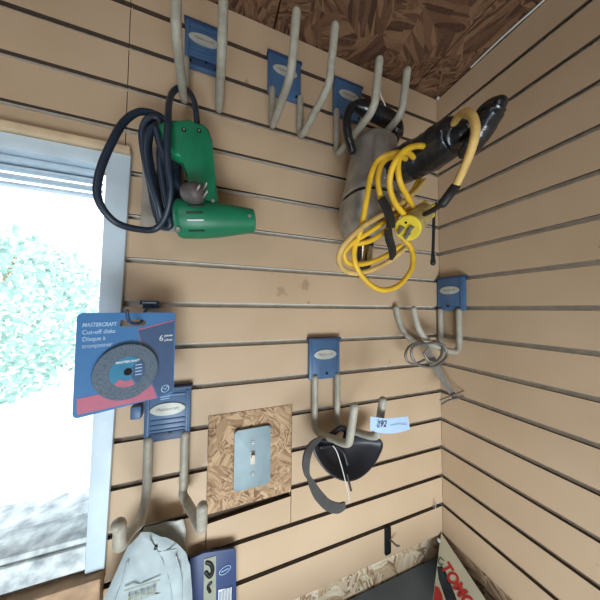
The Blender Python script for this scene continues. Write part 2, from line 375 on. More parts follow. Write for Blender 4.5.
# strand board patch and the light switch
bm = bmesh.new(); box(bm, PX0, PX1, -.0012, .0100, PZ0, PZ1, 0, .0006)
patch = single('backer_board', bm, M['osb_wall'], 'square patch of strand board set in the slatted wall around the light switch', 'board', ((PX0+PX1)/2, .006, (PZ0+PZ1)/2), smooth=False)
sw = thing('light_switch', 'galvanised metal light switch plate with one toggle on the strand board patch', 'light switch', (-.5195, -.0013, -.832))
bm = bmesh.new(); ctr = Vector((-.5195, -.0012, -.832))
prism(bm, [ctr+Vector((x, 0, z)) for x, z in rounded(.071, .114, .0055)], (0, -.0065, 0), 0, .0022)
part('cover_plate', bm, M['steel'], sw, angle=20)
bm = bmesh.new(); box(bm, ctr.x-.0048, ctr.x+.0048, -.0088, -.0074, ctr.z-.0125, ctr.z+.0125, 0, .0006); cv = part('toggle_surround', bm, M['toggle'], sw)
bm = bmesh.new(); box(bm, ctr.x-.0035, ctr.x+.0035, -.0165, -.0085, ctr.z+.001, ctr.z+.010, 0, .0014); part('toggle', bm, M['toggle'], sw)
for s_ in (-1, 1):
    bm = bmesh.new(); z = ctr.z+s_*.030; cyl(bm, (ctr.x, -.0075, z), (ctr.x, -.0092, z), .0036, .003, 16); box(bm, ctr.x-.003, ctr.x+.003, -.0096, -.009, z-.0005, z+.0005, 1)
    part('screw', bm, [M['screw'], M['bolt']], sw)

# ------------------------------------------------------------------ window
bm = bmesh.new()
def quadprism(pts, y0, y1, mi=0, bev=.001): prism(bm, [(x, y0, z) for x, z in pts], (0, y1-y0, 0), mi, bev)
fr = bpy.data.objects.new('window_1', None); C.objects.link(fr); fr['kind'] = 'structure'; fr.location = (-1.1, .0, ZWB); ORG['window_1'] = Vector((-1.1, 0, ZWB))
bm = bmesh.new(); quadprism([(-.7715, ZWT-.016), (-.738, ZWT-.016), (-.753, -.955), (-.778, -.955)], -.009, -.0006)
quadprism([(-.7715, ZWT-.0005), (-.7712, ZWT-.0005), (-.7712, ZWB+.0005), (-.7779, ZWB+.0005)], .0, .12); part('window_casing', bm, M['paint'], fr)
bm = bmesh.new(); quadprism([(XW0-.03, ZWT-.016), (XW0, ZWT-.016), (XW0, -.955), (XW0-.03, -.955)], -.009, -.0005); part('window_casing', bm, M['paint'], fr)
bm = bmesh.new(); box(bm, XW0-.03, -.738, -.016, -.0006, ZWT-.0155, ZWT-.004, 0, .001); part('head_strip', bm, M['wood_lt'], fr, label='bare wood strip over the window')
bm = bmesh.new(); box(bm, XW0+.001, -.7722, -.006, .018, ZWT-.040, ZWT-.0165, 0, .001); part('head_casing', bm, M['paint'], fr)
bm = bmesh.new(); box(bm, XW0, -.7785, .0, .13, ZWB-.05, ZWB, 0, .004); box(bm, XW0, -.7785, -.006, .0-.0002, ZWB-.046, ZWB-.010, 0, .002); part('window_sill', bm, M['paint_old'], fr)
bm = bmesh.new(); box(bm, XW0-.03, -.7535, -.022, .0005-.001, -.976, -.957, 0, .002); box(bm, XW0-.03, -.755, -.016, -.0006, -1.0, -.9775, 0, .002); box(bm, XW0-.03, -.755, -.011, -.0006, -1.03, -1.0025, 0, .002); part('apron', bm, M['wood'], fr)
bm = bmesh.new(); box(bm, XW0+.002, -.7795, .0525, .0565, ZWB+.002, ZWT); part('pane', bm, M['glass'], fr)
bm = bmesh.new(); box(bm, XW0+.001, XW0+.03, .045, .07, ZWB+.001, ZWT); box(bm, -.785, -.779, .04, .075, ZWB+.001, ZWT, 0, .001); part('sash', bm, M['paint'], fr)
bl = thing('window_blind', 'pale blue rolled blind across the top of the window', 'blind', (-1.1, .03, ZWT-.04))
bm = bmesh.new(); box(bm, XW0+.032, -.79, .012, .036, ZWT-.052, ZWT-.041, 0, .003); part('head_rail', bm, M['blind'], bl)
for i in range(3):
    bm = bmesh.new(); z = ZWT-.054-i*.013; prism(bm, [(XW0+.032, .012, z-.004), (XW0+.032, .036, z-.0005), (XW0+.032, .037, z-.0035), (XW0+.032, .013, z-.0075)], (-.79-XW0-.032, 0, 0), 0, .0006); part('slat', bm, M['blind'], bl)
# outside: pale ground and a bush
bm = bmesh.new(); box(bm, -14, 8, .5, 16, -2.5, -2.45); struct('ground', bm, M['ground'])
def bush(cx, cy, cz, rx, rz, nleaf, label):
    t = thing('shrub', label, 'shrub', (cx, cy, -2.45), 'shrubs outside the window')
    bm = bmesh.new()
    for i in range(nleaf):
        a = random.uniform(0, 2*PI); ph = math.acos(random.uniform(-1, 1)); q = random.uniform(.35, 1)**.5
        p = Vector((cx+rx*q*math.sin(ph)*math.cos(a), cy+rx*q*math.sin(ph)*math.sin(a), cz+rz*q*math.cos(ph)))
        d1 = Vector([random.gauss(0, 1) for _ in range(3)]).normalized(); d2 = d1.orthogonal().normalized(); L = random.uniform(.05, .1)
        bm.faces.new([bm.verts.new(p-d1*L*.1), bm.verts.new(p+d1*L*.5+d2*L*.28), bm.verts.new(p+d1*L), bm.verts.new(p+d1*L*.5-d2*L*.28)])
    part('foliage', bm, M['leaf'], t, smooth=False)
    bm = bmesh.new(); tube(bm, [(cx, cy, -2.45), (cx+.03, cy, -2.0), (cx, cy, cz)], .05, 8)
    for j in range(5): tube(bm, [(cx, cy, cz-.4*rz), (cx+random.uniform(-.6, .6)*rx, cy+random.uniform(-.5, .5)*rx, cz+random.uniform(0, .7)*rz)], .018, 6)
    part('stem', bm, M['wood'], t)
bush(-2.9, 3.0, -.62, 1.15, 1.0, 4200, 'green leafy shrub growing outside the window, nearest the pane')

# ------------------------------------------------------------------ double hooks
HG = 'double storage hooks'
def hook(label, x0, x1, k, rods, ribbed=False, wall='B', badge=True):
    """plate spanning groove k to k+1; rods = lists of world points"""
    zt = -(k-1)*S+.004; zb = zt-.087; w = x1-x0; xc = (x0+x1)/2
    loc = (xc, 0, zb) if wall == 'B' else (0, xc, zb)
    t = thing('double_hook', label, 'hook', loc, HG)
    def W(x, d, z): return Vector((x, -d, z)) if wall == 'B' else Vector((-d, x, z))
    def bx(bm, a0, a1, d0, d1, z0, z1, mi=0, bev=0):
        if wall == 'B': box(bm, a0, a1, -d1, -d0, z0, z1, mi, bev)
        else: box(bm, -d1, -d0, a0, a1, z0, z1, mi, bev)
    bm = bmesh.new(); bx(bm, x0, x1, .0006, .0125, zb, zt, 0, .003)
    bx(bm, x0+.004, x0+.008, .012, .0143, zb+.003, zt-.003, 0, .0008); bx(bm, x1-.008, x1-.004, .012, .0143, zb+.003, zt-.003, 0, .0008)
    if ribbed:
        for i in range(8):
            z = zb+.016+i*.0085
            if abs(z-(zb+.054)) > .017: bx(bm, x0+.009, x1-.009, .012, .0142, z, z+.0042, 0, .0009)
    part('plate', bm, M['blue'], t)
    bm = bmesh.new(); bx(bm, x0-.002, x1+.002, -.0035, .014, zt-.002, zt+.0035, 0, .001); part('lip', bm, M['blue_dk'], t)
    if ribbed:
        bm = bmesh.new(); bx(bm, x0+.009, x1-.009, .0122, .0137, zb+.001, zb+.015, 0, .0005); part('lower_pocket', bm, M['blue_dk'], t)
    bm = bmesh.new(); zc = zb+.054; pts = [W(xc+.0275*math.cos(a*PI/16), .0126, zc+.0105*math.sin(a*PI/16)) for a in range(32)]
    prism(bm, pts, W(0, .0022, 0)-W(0, 0, 0), 0, .0008); bd = part('badge', bm, M['oval'], t)
    ex = W(1, 0, 0)-W(0, 0, 0); ex = ex if wall == 'B' else -ex
    n = W(0, 1, 0)-W(0, 0, 0)
    bm = text_bm('Mastercraft', .0075, W(xc, .0150, zc-.002), ex, (0, 0, 1), n, .0001, 'CENTER'); part('badge_lettering', bm, M['badge_ink'], bd, False)
    for (bx_, bz) in ((x0+.011, zb+.006), (x1-.011, zb+.006), (xc+.004, zb+.012)):
        bm = bmesh.new(); cyl(bm, W(bx_, .0125, bz), W(bx_, .0155, bz), .0028, .002, 12); part('bolt', bm, M['bolt'], t)
    for pts in rods:
        bm = bmesh.new(); tube(bm, catmull(pts, 10), .0070, 14)
        part('prong', bm, M['rod'], t)
    return t
def rod(x, k, zel, d, ztip, x2=None, slope=0, top=None, lean=.014, rr=.018):
    x2 = x if x2 is None else x2; zt = -(k-1)*S-.078 if top is None else top; f = lambda q: x+(x2-x)*q/d
    return [(x, -.0125, zt), (x, -.0125, (zt+zel)/2), (x, -.0125, zel+rr), (x, -.0125-rr*.35, zel+rr*.3), (f(.0125+rr*1.2), -.0125-rr*1.2, zel),
            (f(d*.6), -d*.6, zel+slope*.6), (f(d-rr), -(d-rr), zel+slope), (f(d), -d+.001, zel+slope+rr*.45), (x2, -d-lean*.3, zel+slope+rr*1.3), (x2, -d-lean, ztip)]
hook('blue double hook with beige prongs from which the green heat tool hangs, top left', -.660, -.592, 1, [rod(-.661+.004, 1, -.164, .135, -.075), rod(-.597, 1, -.163, .135, -.078)], ribbed=True)
hook('empty blue double hook with upturned beige prongs, near the ceiling in the middle', -.501, -.427, 1, [rod(-.492, 1, -.164, .140, -.090, lean=.022), rod(-.429, 1, -.166, .132, -.070, x2=-.421, slope=.010, lean=.022)])
hook('blue double hook near the ceiling corner carrying the grey metal drill', -.344, -.266, 1, [rod(-.338, 1, -.185, .152, -.11, x2=-.341), rod(-.268, 1, -.172, .148, -.10, x2=-.275)])
hook('ribbed blue double hook with long prongs beside the window, behind the disk package', -.705, -.633, 10, [rod(-.697, 10, -.868, .138, -.788, rr=.03, slope=.032, x2=-.699), rod(-.641, 10, -.868, .128, -.80, x2=-.609, slope=.022)], ribbed=True)
hook('blue double hook with the numbered paper tag and black pad, right of the light switch', -.402, -.327, 9, [rod(-.389, 9, -.798, .122, -.703, x2=-.374, slope=.018, lean=.018), rod(-.334, 9, -.796, .122, -.700, x2=-.315, slope=.018, lean=.018)])
def rod_r(y, zel, d, ztip, bend=.05):
    return [(-.0125, y, -.54), (-.0125, y, -.60), (-.0125, y, zel+.02), (-.019, y, zel+.004), (-.034, y, zel), (-.034-bend, y, zel+.012), (-d+.035, y, zel+.035), (-d+.012, y, zel+.066), (-d, y, ztip)]
hook('blue double hook on the right wall near the corner, holding the looped metal tool', -.077, -.002, 7, [rod_r(-.012, -.640, .165, -.535), rod_r(-.064, -.642, .162, -.537)], wall='R')

# ------------------------------------------------------------------ green power tool (hangs by its cord)
gt = thing('heat_tool', 'green plastic pistol-shaped electric tool with its dark cord, hanging upside down', 'power tool', at(212, 218, Y=-.07))
Yg = -.068
def gp(u, v, Y=Yg): return at(u, v, Y=Y)
bm = bmesh.new()
A = gp(181, 219); B = gp(253, 221)
ax = (B-A)
prof = [(-.10, .007), (-.085, .019), (-.05, .028), (0, .0305), (.25, .031), (.5, .0285), (.75, .0245), (.93, .0215), (1.0, .0205), (1.015, .0165)]
tube(bm, [A+ax*t for t, r in prof], [r for t, r in prof], 28, cap=False)
body = part('body', bm, M['green'], gt, angle=55)
for i, (u0, u1, v) in enumerate(((189, 203, 206), (187, 202, 213), (188, 203, 220), (189, 204, 229))):
    bm = bmesh.new(); z0 = gp(u0, v, -.098); z1 = gp(u1, v, -.098); dz = (z0.z-(A.z)); yy = Yg-math.sqrt(max(.0309**2-dz*dz, .00005))
    a = Vector((z0.x, yy-.0006, z0.z)); c = Vector((z1.x, yy-.0006, z1.z)); tube(bm, [a, c], .0014, 8); part('vent', bm, M['card_white'] if i == 2 else M['black'], body)
bm = bmesh.new(); p = gp(238, 215, -.09); tube(bm, [p+Vector((-.004, 0, .001)), p+Vector((.004, 0, 0))], .0016, 8); part('slot', bm, M['bolt'], body)
for (u, v, y) in ((249.5, 216, -.090), (178, 229, -.094)):
    bm = bmesh.new(); p = gp(u, v, y); cyl(bm, p+Vector((0, .004, 0)), p+Vector((0, -.0015, 0)), .0034, .0028, 14); part('screw', bm, M['screw'], body)
# handle: outlined slab with rounded edges
hp = [(164, 119), (172, 118), (190, 120), (203, 122), (209, 128), (212, 140), (214, 160), (216, 180), (219, 200), (214, 208), (192, 208), (190, 196), (188, 175), (186, 155), (181, 149), (172, 143), (163, 139), (157, 133), (157, 123)]
bm = bmesh.new(); prism(bm, [gp(u, v, Yg-.017) for u, v in hp], (0, .034, 0), 0, .0075)
hd = part('handle', bm, M['green'], gt, angle=60)
bm = bmesh.new(); prism(bm, [gp(u, v, Yg-.011) for u, v in ((165, 141), (184, 147), (187, 152), (186, 157), (176, 155), (167, 151))], (0, .022, 0), 0, .003); part('trigger', bm, M['green_lt'], gt, label='bright green trigger')
for (u, v) in ((184, 130), (199, 131)):
    bm = bmesh.new(); p = gp(u, v, Yg-.0165); cyl(bm, p, p+Vector((0, -.0014, 0)), .0038, .0032, 14); part('screw', bm, M['bolt'], hd)
    bm = bmesh.new(); cyl(bm, p+Vector((0, -.001, 0)), p+Vector((0, -.0022, 0)), .0018, .0015, 10); part('screw', bm, M['screw'], hd)
bm = bmesh.new(); p = gp(213, 201, Yg-.02); cyl(bm, p+Vector((0, .004, 0)), p+Vector((0, -.0018, 0)), .003, .0025, 12); part('screw', bm, M['screw'], hd)
# cord: one bundled run of loops, drooping over the hook
def cordpart(name, pts, r, mat, parent, seg=10, n=8, closed=False, label=None):
    bm = bmesh.new(); tube(bm, catmull([at(u, v, Y=y) for u, v, y in pts], n, closed), r, seg, closed); return part(name, bm, mat, parent, label=label)
cordpart('cord', [(197, 122, -.066), (196, 112, -.064), (194, 101, -.052), (189, 92, -.036), (181, 87.5, -.032), (173, 92, -.042), (169, 103, -.068), (168, 120, -.094), (167, 140, -.098), (168, 165, -.097), (171, 190, -.088), (166, 215, -.072), (155, 229, -.06), (137, 229, -.07), (117, 223, -.085), (103, 209, -.095), (97, 192, -.1), (101, 168, -.1), (112, 142, -.095), (124, 122, -.085), (139, 112, -.075), (155, 114, -.066), (166, 122, -.06),
    (172, 140, -.05), (176, 170, -.035), (172, 200, -.03), (164, 222, -.03), (156, 215, -.035), (150, 185, -.045), (144, 155, -.06), (142, 132, -.07), (148, 119, -.075), (158, 119, -.074), (161, 135, -.072), (160, 160, -.07), (164, 190, -.068), (169, 216, -.066), (170, 226, -.062), (163, 226, -.058), (158, 205, -.075), (149, 175, -.085), (146, 150, -.09), (149, 133, -.092), (155, 128, -.09), (160, 145, -.088), (168, 165, -.086), (176, 183, -.086), (184, 190, -.092)], .0049, M['cord_dk'], gt)
bm = bmesh.new(); loop = [(152, 130, -.055), (149, 150, -.055), (154, 180, -.052), (161, 208, -.05), (168, 222, -.048), (176, 205, -.03), (179, 180, -.026), (177, 155, -.028), (168, 135, -.04), (159, 126, -.05)]
tube(bm, catmull([at(u, v, Y=y) for u, v, y in loop], 8, True), .0049, 10, True); part('cord_coil', bm, M['cord_dk'], gt)
bm = bmesh.new(); loop = [(146, 128, -.05), (145, 150, -.048), (150, 178, -.045), (156, 205, -.045), (160, 226, -.045), (170, 222, -.03), (173, 195, -.03), (171, 165, -.03), (163, 140, -.035), (154, 122, -.045)]
tube(bm, catmull([at(u, v, Y=y) for u, v, y in loop], 8, True), .0049, 10, True); part('cord_coil', bm, M['cord_dk'], gt)
bm = bmesh.new(); pp = at(186, 193, Y=-.092); qq = at(195, 193, Y=-.112); tube(bm, [pp, pp.lerp(qq, .35), pp.lerp(qq, .4), qq], [.0075, .0105, .0150, .0155], 18); pl = part('cord_plug', bm, M['plug_grey'], gt)
d = (qq-pp).normalized()
for off in ((.004, 0, .006), (.005, 0, -.005), (-.005, 0, .001)):
    bm = bmesh.new(); a = qq+d*.012+Vector(off); tube(bm, [a, a+Vector((.005, -.015, .002))], .0027, 8, flat=(1, .6)); part('prong', bm, M['brass'], pl)
# plate on wall behind
bm = bmesh.new(); box(bm, -.722, -.655, -.004, -.0004, -.402, -.250, 0, .0015); box(bm, -.700, -.690, -.0046, -.0038, -.345, -.29, 1, .0003)
single('blank_plate', bm, [M['grey_plate'], M['bolt']], 'grey-brown rectangular plate on the wall behind the dark cord', 'wall plate', (-.69, -.001, -.326))

# ------------------------------------------------------------------ grey drill
gd = thing('electric_drill', 'old grey cast metal drill with black taped handles hanging from the corner hook', 'power tool', at(361, 262, Y=-.09))
Yd = -.09
T0 = Vector((-.293, Yd, -.19)); 
def shell(prof_, name, mat, parent, exp=2.6, seg=36):
    """stack of rounded-square rings (x, z, half width, half depth)"""
    bm = bmesh.new(); rows = []
    for x, z, a, b_ in prof_:
        row = []
        for j in range(seg):
            th = 2*PI*j/seg; c, s_ = math.cos(th), math.sin(th)
            row.append(bm.verts.new((x+a*math.copysign(abs(c)**(2/exp), c), Yd+b_*math.copysign(abs(s_)**(2/exp), s_), z+.0*c)))
        rows.append(row)
    for i in range(len(rows)-1):
        for j in range(seg): bm.faces.new((rows[i][j], rows[i][(j+1) % seg], rows[i+1][(j+1) % seg], rows[i+1][j]))
    bm.faces.new(rows[0]); bm.faces.new(list(reversed(rows[-1])))
    return part(name, bm, mat, parent, angle=35)
mh = shell([(-.292, -.184, .026, .026), (-.292, -.187, .034, .034), (-.293, -.196, .040, .041), (-.294, -.215, .043, .044), (-.296, -.24, .046, .047), (-.299, -.27, .0495, .049), (-.3015, -.296, .052, .050), (-.302, -.300, .0545, .052), (-.303, -.311, .055, .052), (-.303, -.3125, .053, .050)], 'motor_housing', M['alu'], gd)
shell([(-.303, -.3123, .048, .045), (-.304, -.3205, .048, .045)], 'vent_gap', M['black'], mh)
shell([(-.304, -.3203, .053, .050), (-.304, -.322, .0555, .052), (-.307, -.345, .054, .050), (-.311, -.370, .0495, .046), (-.314, -.386, .042, .041), (-.316, -.394, .033, .033), (-.317, -.398, .022, .022)], 'gear_case', M['alu'], gd, 3.2)
for sx in (-.034, -.008, .022):
    bm = bmesh.new(); tube(bm, [Vector((-.294+sx*.85, Yd-.0435, -.215)), Vector((-.2965+sx*.93, Yd-.0475, -.245)), Vector((-.3015+sx, Yd-.0505, -.296))], .0022, 8); part('cast_rib', bm, M['alu'], mh)
for sx in (-.042, .012, .038):
    bm = bmesh.new(); p = Vector((-.303+sx, Yd-.0505, -.3055)); cyl(bm, p, p+Vector((0, -.003, 0)), .0035, .003, 12); part('screw', bm, M['screw'], mh)
bm = bmesh.new(); tube(bm, [Vector((-.318, Yd, -.398)), Vector((-.319, Yd, -.412))], .019, 20, cap=False); part('spindle_collar', bm, M['black'], gd)
bm = bmesh.new(); tube(bm, [Vector((-.319, Yd, -.412)), Vector((-.3195, Yd, -.415)), Vector((-.321, Yd, -.446)), Vector((-.3212, Yd, -.449))], [.015, .0185, .0185, .015], 24, cap=False); ck = part('chuck', bm, M['chrome'], gd)
bm = bmesh.new(); tube(bm, [Vector((-.3212, Yd, -.449)), Vector((-.3215, Yd, -.462))], [.017, .012], 18); part('chuck_jaws', bm, M['black'], ck)
# D handle over the prongs
bm = bmesh.new(); y = -.088
pts = [at(352, 150, Y=y), at(348, 135, Y=y), at(347, 118, Y=y), at(352, 107, Y=y), at(362, 107, Y=y), at(378, 114, Y=y), at(391, 122, Y=y), at(395, 131, Y=y), at(391, 145, Y=y), at(385, 155, Y=y)]
cp = catmull(pts, 7); k = len(cp); rad = [(.0085 if i < k*.36 else .0085+.0095*min(1, (i-k*.36)/(k*.12)) if i < k*.8 else .013) for i in range(k)]
tube(bm, cp, rad, 16); part('loop_handle', bm, M['tape'], gd)
# taped pistol grip standing out from the wall
bm = bmesh.new()
gx = -.25
g = [((-.290, -.112, -.272), .030), ((-.278, -.130, -.268), .036), ((-.264, -.15, -.264), .038), ((-.252, -.175, -.262), .037), ((-.25, -.20, -.262), .037), ((-.25, -.22, -.263), .035), ((-.25, -.234, -.264), .031), ((-.25, -.241, -.266), .021), ((-.25, -.252, -.268), .014)]
tube(bm, catmull([q for q, r in g], 4), [g[min(i//4, len(g)-1)][1]*(1-(i % 4)/4)+g[min(i//4+1, len(g)-1)][1]*((i % 4)/4) for i in range(4*(len(g)-1)+1)], 20, flat=(.86, 1))
for v in bm.verts:
    v.co += Vector((math.sin(v.co.y*260+v.co.z*90), 0, math.sin(v.co.x*240+v.co.y*120)))*.0011
grip = part('taped_grip', bm, M['tape'], gd)
bm = bmesh.new(); g2 = [at(466, 152, X=gx), at(471, 147, X=gx), at(477, 139, X=gx), at(485, 127, X=gx), at(493, 114, X=gx), at(499, 105, X=gx)]
tube(bm, catmull(g2, 5), [.011]+[.0135]*4+[.0155]*6+[.0165]*6+[.0155]*5+[.0135]*3+[.0105], 16, flat=(.75, 1)); part('grip_end', bm, M['tape'], gd)
bm = bmesh.new(); g3 = [at(478, 122, X=gx+.012), at(482, 112, X=gx+.015), at(490, 105, X=gx+.012), at(499, 102, X=gx+.004)]; tube(bm, catmull(g3, 5), .008, 12); part('grip_lobe', bm, M['tape'], gd)
# torn shiny tape edges
for pts in ([(405, 160), (411, 156), (414, 151)], [(413, 158), (421, 153), (428, 151)], [(409, 175), (420, 170), (431, 165), (438, 162)]):
    pass
bm = bmesh.new(); pts = [at(463, 177, Y=-.22), at(462, 177, Y=-.22)]
bm.free()
# yellow power cord with plug
yc = thing('power_cord', 'yellow extension cord coiled around the grey drill with a round yellow plug', 'cord', at(384, 290, Y=-.15))
YA = [(414, 168, -.13), (406, 155, -.170), (398, 153, -.20), (385, 156, -.19), (376, 163, -.18), (371, 175, -.18), (367, 196, -.176), (361, 228, -.168), (355, 246, -.158), (354, 258, -.155), (359, 272, -.15), (371, 285, -.148), (384, 290, -.146), (399, 285, -.145), (411, 270, -.145), (413, 257, -.145), (410, 246, -.143), (404, 240, -.14)]
YA = [(u, v, y) for u, v, y in YA]
cordpart('cord_loop', YA, .0047, M['yellow'], yc)
cordpart('cord_loop', [(414, 170, -.13), (406, 159, -.172), (398, 157, -.187), (388, 158, -.188), (381, 166, -.184), (378, 180, -.180), (380, 195, -.178), (384, 206, -.172)], .0045, M['yellow'], yc)
cordpart('cord_loop', [(431, 151, -.185), (422, 146, -.205), (409, 148, -.222), (398, 157, -.222), (391, 172, -.215), (390, 188, -.205), (395, 203, -.195), (404, 214, -.185)], .0045, M['yellow'], yc)
cordpart('cord_loop', [(420, 166, -.150), (410, 154, -.195), (402, 154, -.210), (398, 165, -.21), (400, 182, -.205), (407, 196, -.19), (413, 208, -.17), (412, 220, -.15)], .0045, M['yellow'], yc)
cordpart('cord_loop', [(424, 181, -.16), (416, 191, -.162), (403, 202, -.166), (385, 213, -.172), (365, 225, -.178), (350, 238, -.175), (341, 250, -.165), (339, 262, -.158), (346, 271, -.152), (360, 273, -.148), (376, 268, -.145), (392, 259, -.143), (405, 248, -.143)], .0045, M['yellow_old'], yc, label='dirty faded yellow stretch of cord')
cordpart('cord_loop', [(412, 208, -.155), (398, 214, -.158), (383, 223, -.162), (366, 234, -.164), (352, 243, -.16), (344, 254, -.152), (350, 264, -.146), (368, 263, -.142), (385, 256, -.14), (400, 246, -.14)], .0045, M['yellow'], yc)
cordpart('cord_loop', [(420, 178, -.15), (412, 192, -.152), (402, 208, -.155), (388, 228, -.157), (372, 240, -.157), (356, 244, -.152)], .0045, M['yellow'], yc)
cordpart('cord_loop', [(449, 146, -.222), (451, 134, -.230), (453, 126, -.240), (458, 117, -.255), (466, 112.5, -.272), (473, 118, -.285), (475.5, 131, -.29), (472, 147, -.284), (465, 166, -.27), (455, 187, -.25)], .0056, M['yellow_old'], yc, label='thick faded yellow bend of cord over the taped grip')
cordpart('black_boot', [(455, 187, -.25), (449, 195, -.247), (443, 203, -.24)], .0070, M['black'], yc)
cordpart('black_boot', [(443, 203, -.24), (433, 210, -.22), (425, 214, -.20)], .0042, M['black'], yc)
# plug
f0 = at(407.5, 228.5, Y=-.185); f1 = at(424, 212, Y=-.150)
ux = (f0-f1).normalized(); n1 = ux.orthogonal().normalized()
bm = bmesh.new(); tube(bm, [f0-ux*.004, f0, f0+ux*.0015], [.0215, .0215, .0198], 28, cap=False); fc = part('plug_face', bm, M['yellow_plug'], yc)
bm = bmesh.new(); tube(bm, [f1+ux*.006, f1+ux*.010, f0-ux*.004], [.0185, .0195, .0208], 28, cap=False); part('plug_body', bm, M['plug_cuff'], yc)
bm = bmesh.new(); tube(bm, [f1-ux*.006, f1+ux*.006], [.015, .0195], 10, cap=False)
for a in range(6):
    b2 = ux.cross(n1); q = f1+(n1*math.cos(a*PI/3)+b2*math.sin(a*PI/3))*.0165; tube(bm, [q-ux*.006, q+ux*.004], .0042, 8)
part('plug_clamp', bm, M['yellow_plug'], yc)
# prongs lie in camera-independent plug frame
side = Vector((0, 0, 1)).cross(ux).normalized(); upv = ux.cross(side)
for (a, c, w, h) in ((-.0095, .001, .0065, .0027), (.0055, -.002, .0065, .0027), (-.001, -.0105, .0055, .0027)):
    bm = bmesh.new(); o_ = f0+ux*.0015+side*a+upv*c; d1 = (side*.75+upv*.66).normalized(); d2 = ux.cross(d1)
    prism(bm, [o_+d1*w+d2*h, o_-d1*w+d2*h, o_-d1*w-d2*h, o_+d1*w-d2*h], ux*.007, 0, .0004); part('prong', bm, M['metal_dk'], fc)
bm = bmesh.new(); o_ = f0+ux*.0015+side*.0+upv*.0105; cyl(bm, o_-ux*.001, o_+ux*.0006, .0024, .002, 12); part('screw_hole', bm, M['bolt'], fc)
# hanging black strap
bm = bmesh.new(); tube(bm, catmull([at(436, 204, Y=-.12), at(434, 215, Y=-.12), at(433.5, 235, Y=-.12), at(433, 252, Y=-.12), at(433, 263, Y=-.12)], 5), [.0032]*16+[.0038, .0042, .005, .0055, .0057], 8, flat=(1, .9))
single('tie_strap', bm, M['black'], 'thin black strap hanging straight down beside the yellow plug', 'strap', at(433, 264, Y=-.12))
# white wire on the hook
bm = bmesh.new(); tube(bm, catmull([at(380, 72, Y=-.155), at(378.5, 84, Y=-.135), at(381, 96, Y=-.115), at(385, 105, Y=-.105), at(387.5, 115, Y=-.098)], 6), .0012, 8)
single('white_string', bm, M['wire_wh'], 'short thin white wire between the prongs of the corner hook', 'wire', at(387.5, 115, Y=-.098))

# ------------------------------------------------------------------ cut-off disk package on its peg
ph = thing('peg_hook', 'small dark peg hook with a tiny label clip holding the disk package', 'hook', (-.705, 0, -.533))
bm = bmesh.new(); box(bm, -.713, -.690, -.009, .002, -.541, -.529, 0, .001); part('base_clip', bm, M['blue_dk'], ph)
bm = bmesh.new(); box(bm, -.716, -.688, -.0155, -.0095, -.5345, -.5275, 0, .0008); lc = part('label_clip', bm, M['blue_dk'], ph)
bm = bmesh.new(); box(bm, -.7125, -.6915, -.0160, -.0156, -.5325, -.5298); part('label_strip', bm, M['card_pale'], lc)
bm = bmesh.new(); tube(bm, catmull([(-.700, -.008, -.536), (-.702, -.04, -.545), at(141, 322, Y=-.075), at(132, 323, Y=-.115), at(128, 318, Y=-.13), at(127, 311, Y=-.133)], 6), .0022, 10); part('peg', bm, M['blue_dk'], ph)
PL = Vector((-.757, -.119, -.547)); PR = Vector((-.6555, -.062, -.5465))
ex = (PR-PL); ex.z = 0; ex.normalize(); ez = Vector((0, 0, 1)); nn = ex.cross(ez).normalized()      # towards the viewer
if nn.y > 0: nn = -nn
def cpix(u, v, off=0): return atp(u, v, PL+nn*off, nn)
pk = thing('disk_package', 'blue carded package of six cut-off disks hanging in front of the window', 'package', cpix(125, 400))
WD = (PR-PL).length; HT = .128
def loc2(p): return Vector(((p-PL).dot(ex), (p-PL).z))
# card with the hang hole cut out (outline bridged around the slot)
hc = loc2(cpix(133, 323)); 
def cp3(x, z, off=0): return PL+ex*x+ez*z+nn*off
outer = [(x+WD/2, z-HT/2) for x, z in rounded(WD, HT, .006)]
bm = bmesh.new()
hole = [(hc.x+x, hc.y+z) for x, z in rounded(.032, .009, .0044, 6)]
me_o = [bm.verts.new(cp3(x, z)) for x, z in outer]; me_h = [bm.verts.new(cp3(x, z)) for x, z in hole]
eo = [bm.edges.new((me_o[i], me_o[(i+1) % len(me_o)])) for i in range(len(me_o))]; eh = [bm.edges.new((me_h[i], me_h[(i+1) % len(me_h)])) for i in range(len(me_h))]
r_ = bmesh.ops.triangle_fill(bm, edges=eo+eh, use_beauty=True)
ef = [f for f in bm.faces]; r_ = bmesh.ops.extrude_face_region(bm, geom=ef)
for v in [g_ for g_ in r_['geom'] if isinstance(g_, bmesh.types.BMVert)]: v.co += nn*-.0008
card = part('card', bm, M['card_blue'], pk, smooth=False)
def cpoly(pix, off, mat, name, parent=None, th=.0002):
    b_ = bmesh.new(); prism(b_, [cpix(u, v, off) for u, v in pix], nn*th); return part(name, b_, mat, parent or card, smooth=False)
cpoly([(138, 330), (174, 320.5), (173, 391), (158, 397), (153, 385), (143, 352)], .0002, M['card_navy'], 'dark_panel')
cpoly([(76.5, 399), (110, 392), (152, 384.5), (157, 398), (120, 405.5), (77, 415)], .0002, M['card_pink'], 'red_band')
cpoly([(138, 329.2), (174, 319.8), (174, 320.7), (138.4, 330.4), (143.5, 352), (142.5, 352)], .0004, M['card_pink'], 'pink_line')
def ctext(s, u, v, size, mat=M['card_pale'], bold=0, align='LEFT', off=.0006, parent=None, sx=1, shear=0):
    part('lettering', text_bm(s, size, cpix(u, v, off), ex, ez, nn, .0001, align, bold, sx, shear), mat, parent or card, False)
ctext('MASTERCRAFT', 82, 327, .0072, bold=.0002, shear=.2, sx=.72)
ctext('Cut-off disks', 82, 334.5, .0076, bold=.00012, sx=.85); ctext('Disque à', 82, 341.5, .0076, bold=.00012, sx=.85); ctext('tronçonner', 82, 348.5, .0076, bold=.00012, sx=.85)
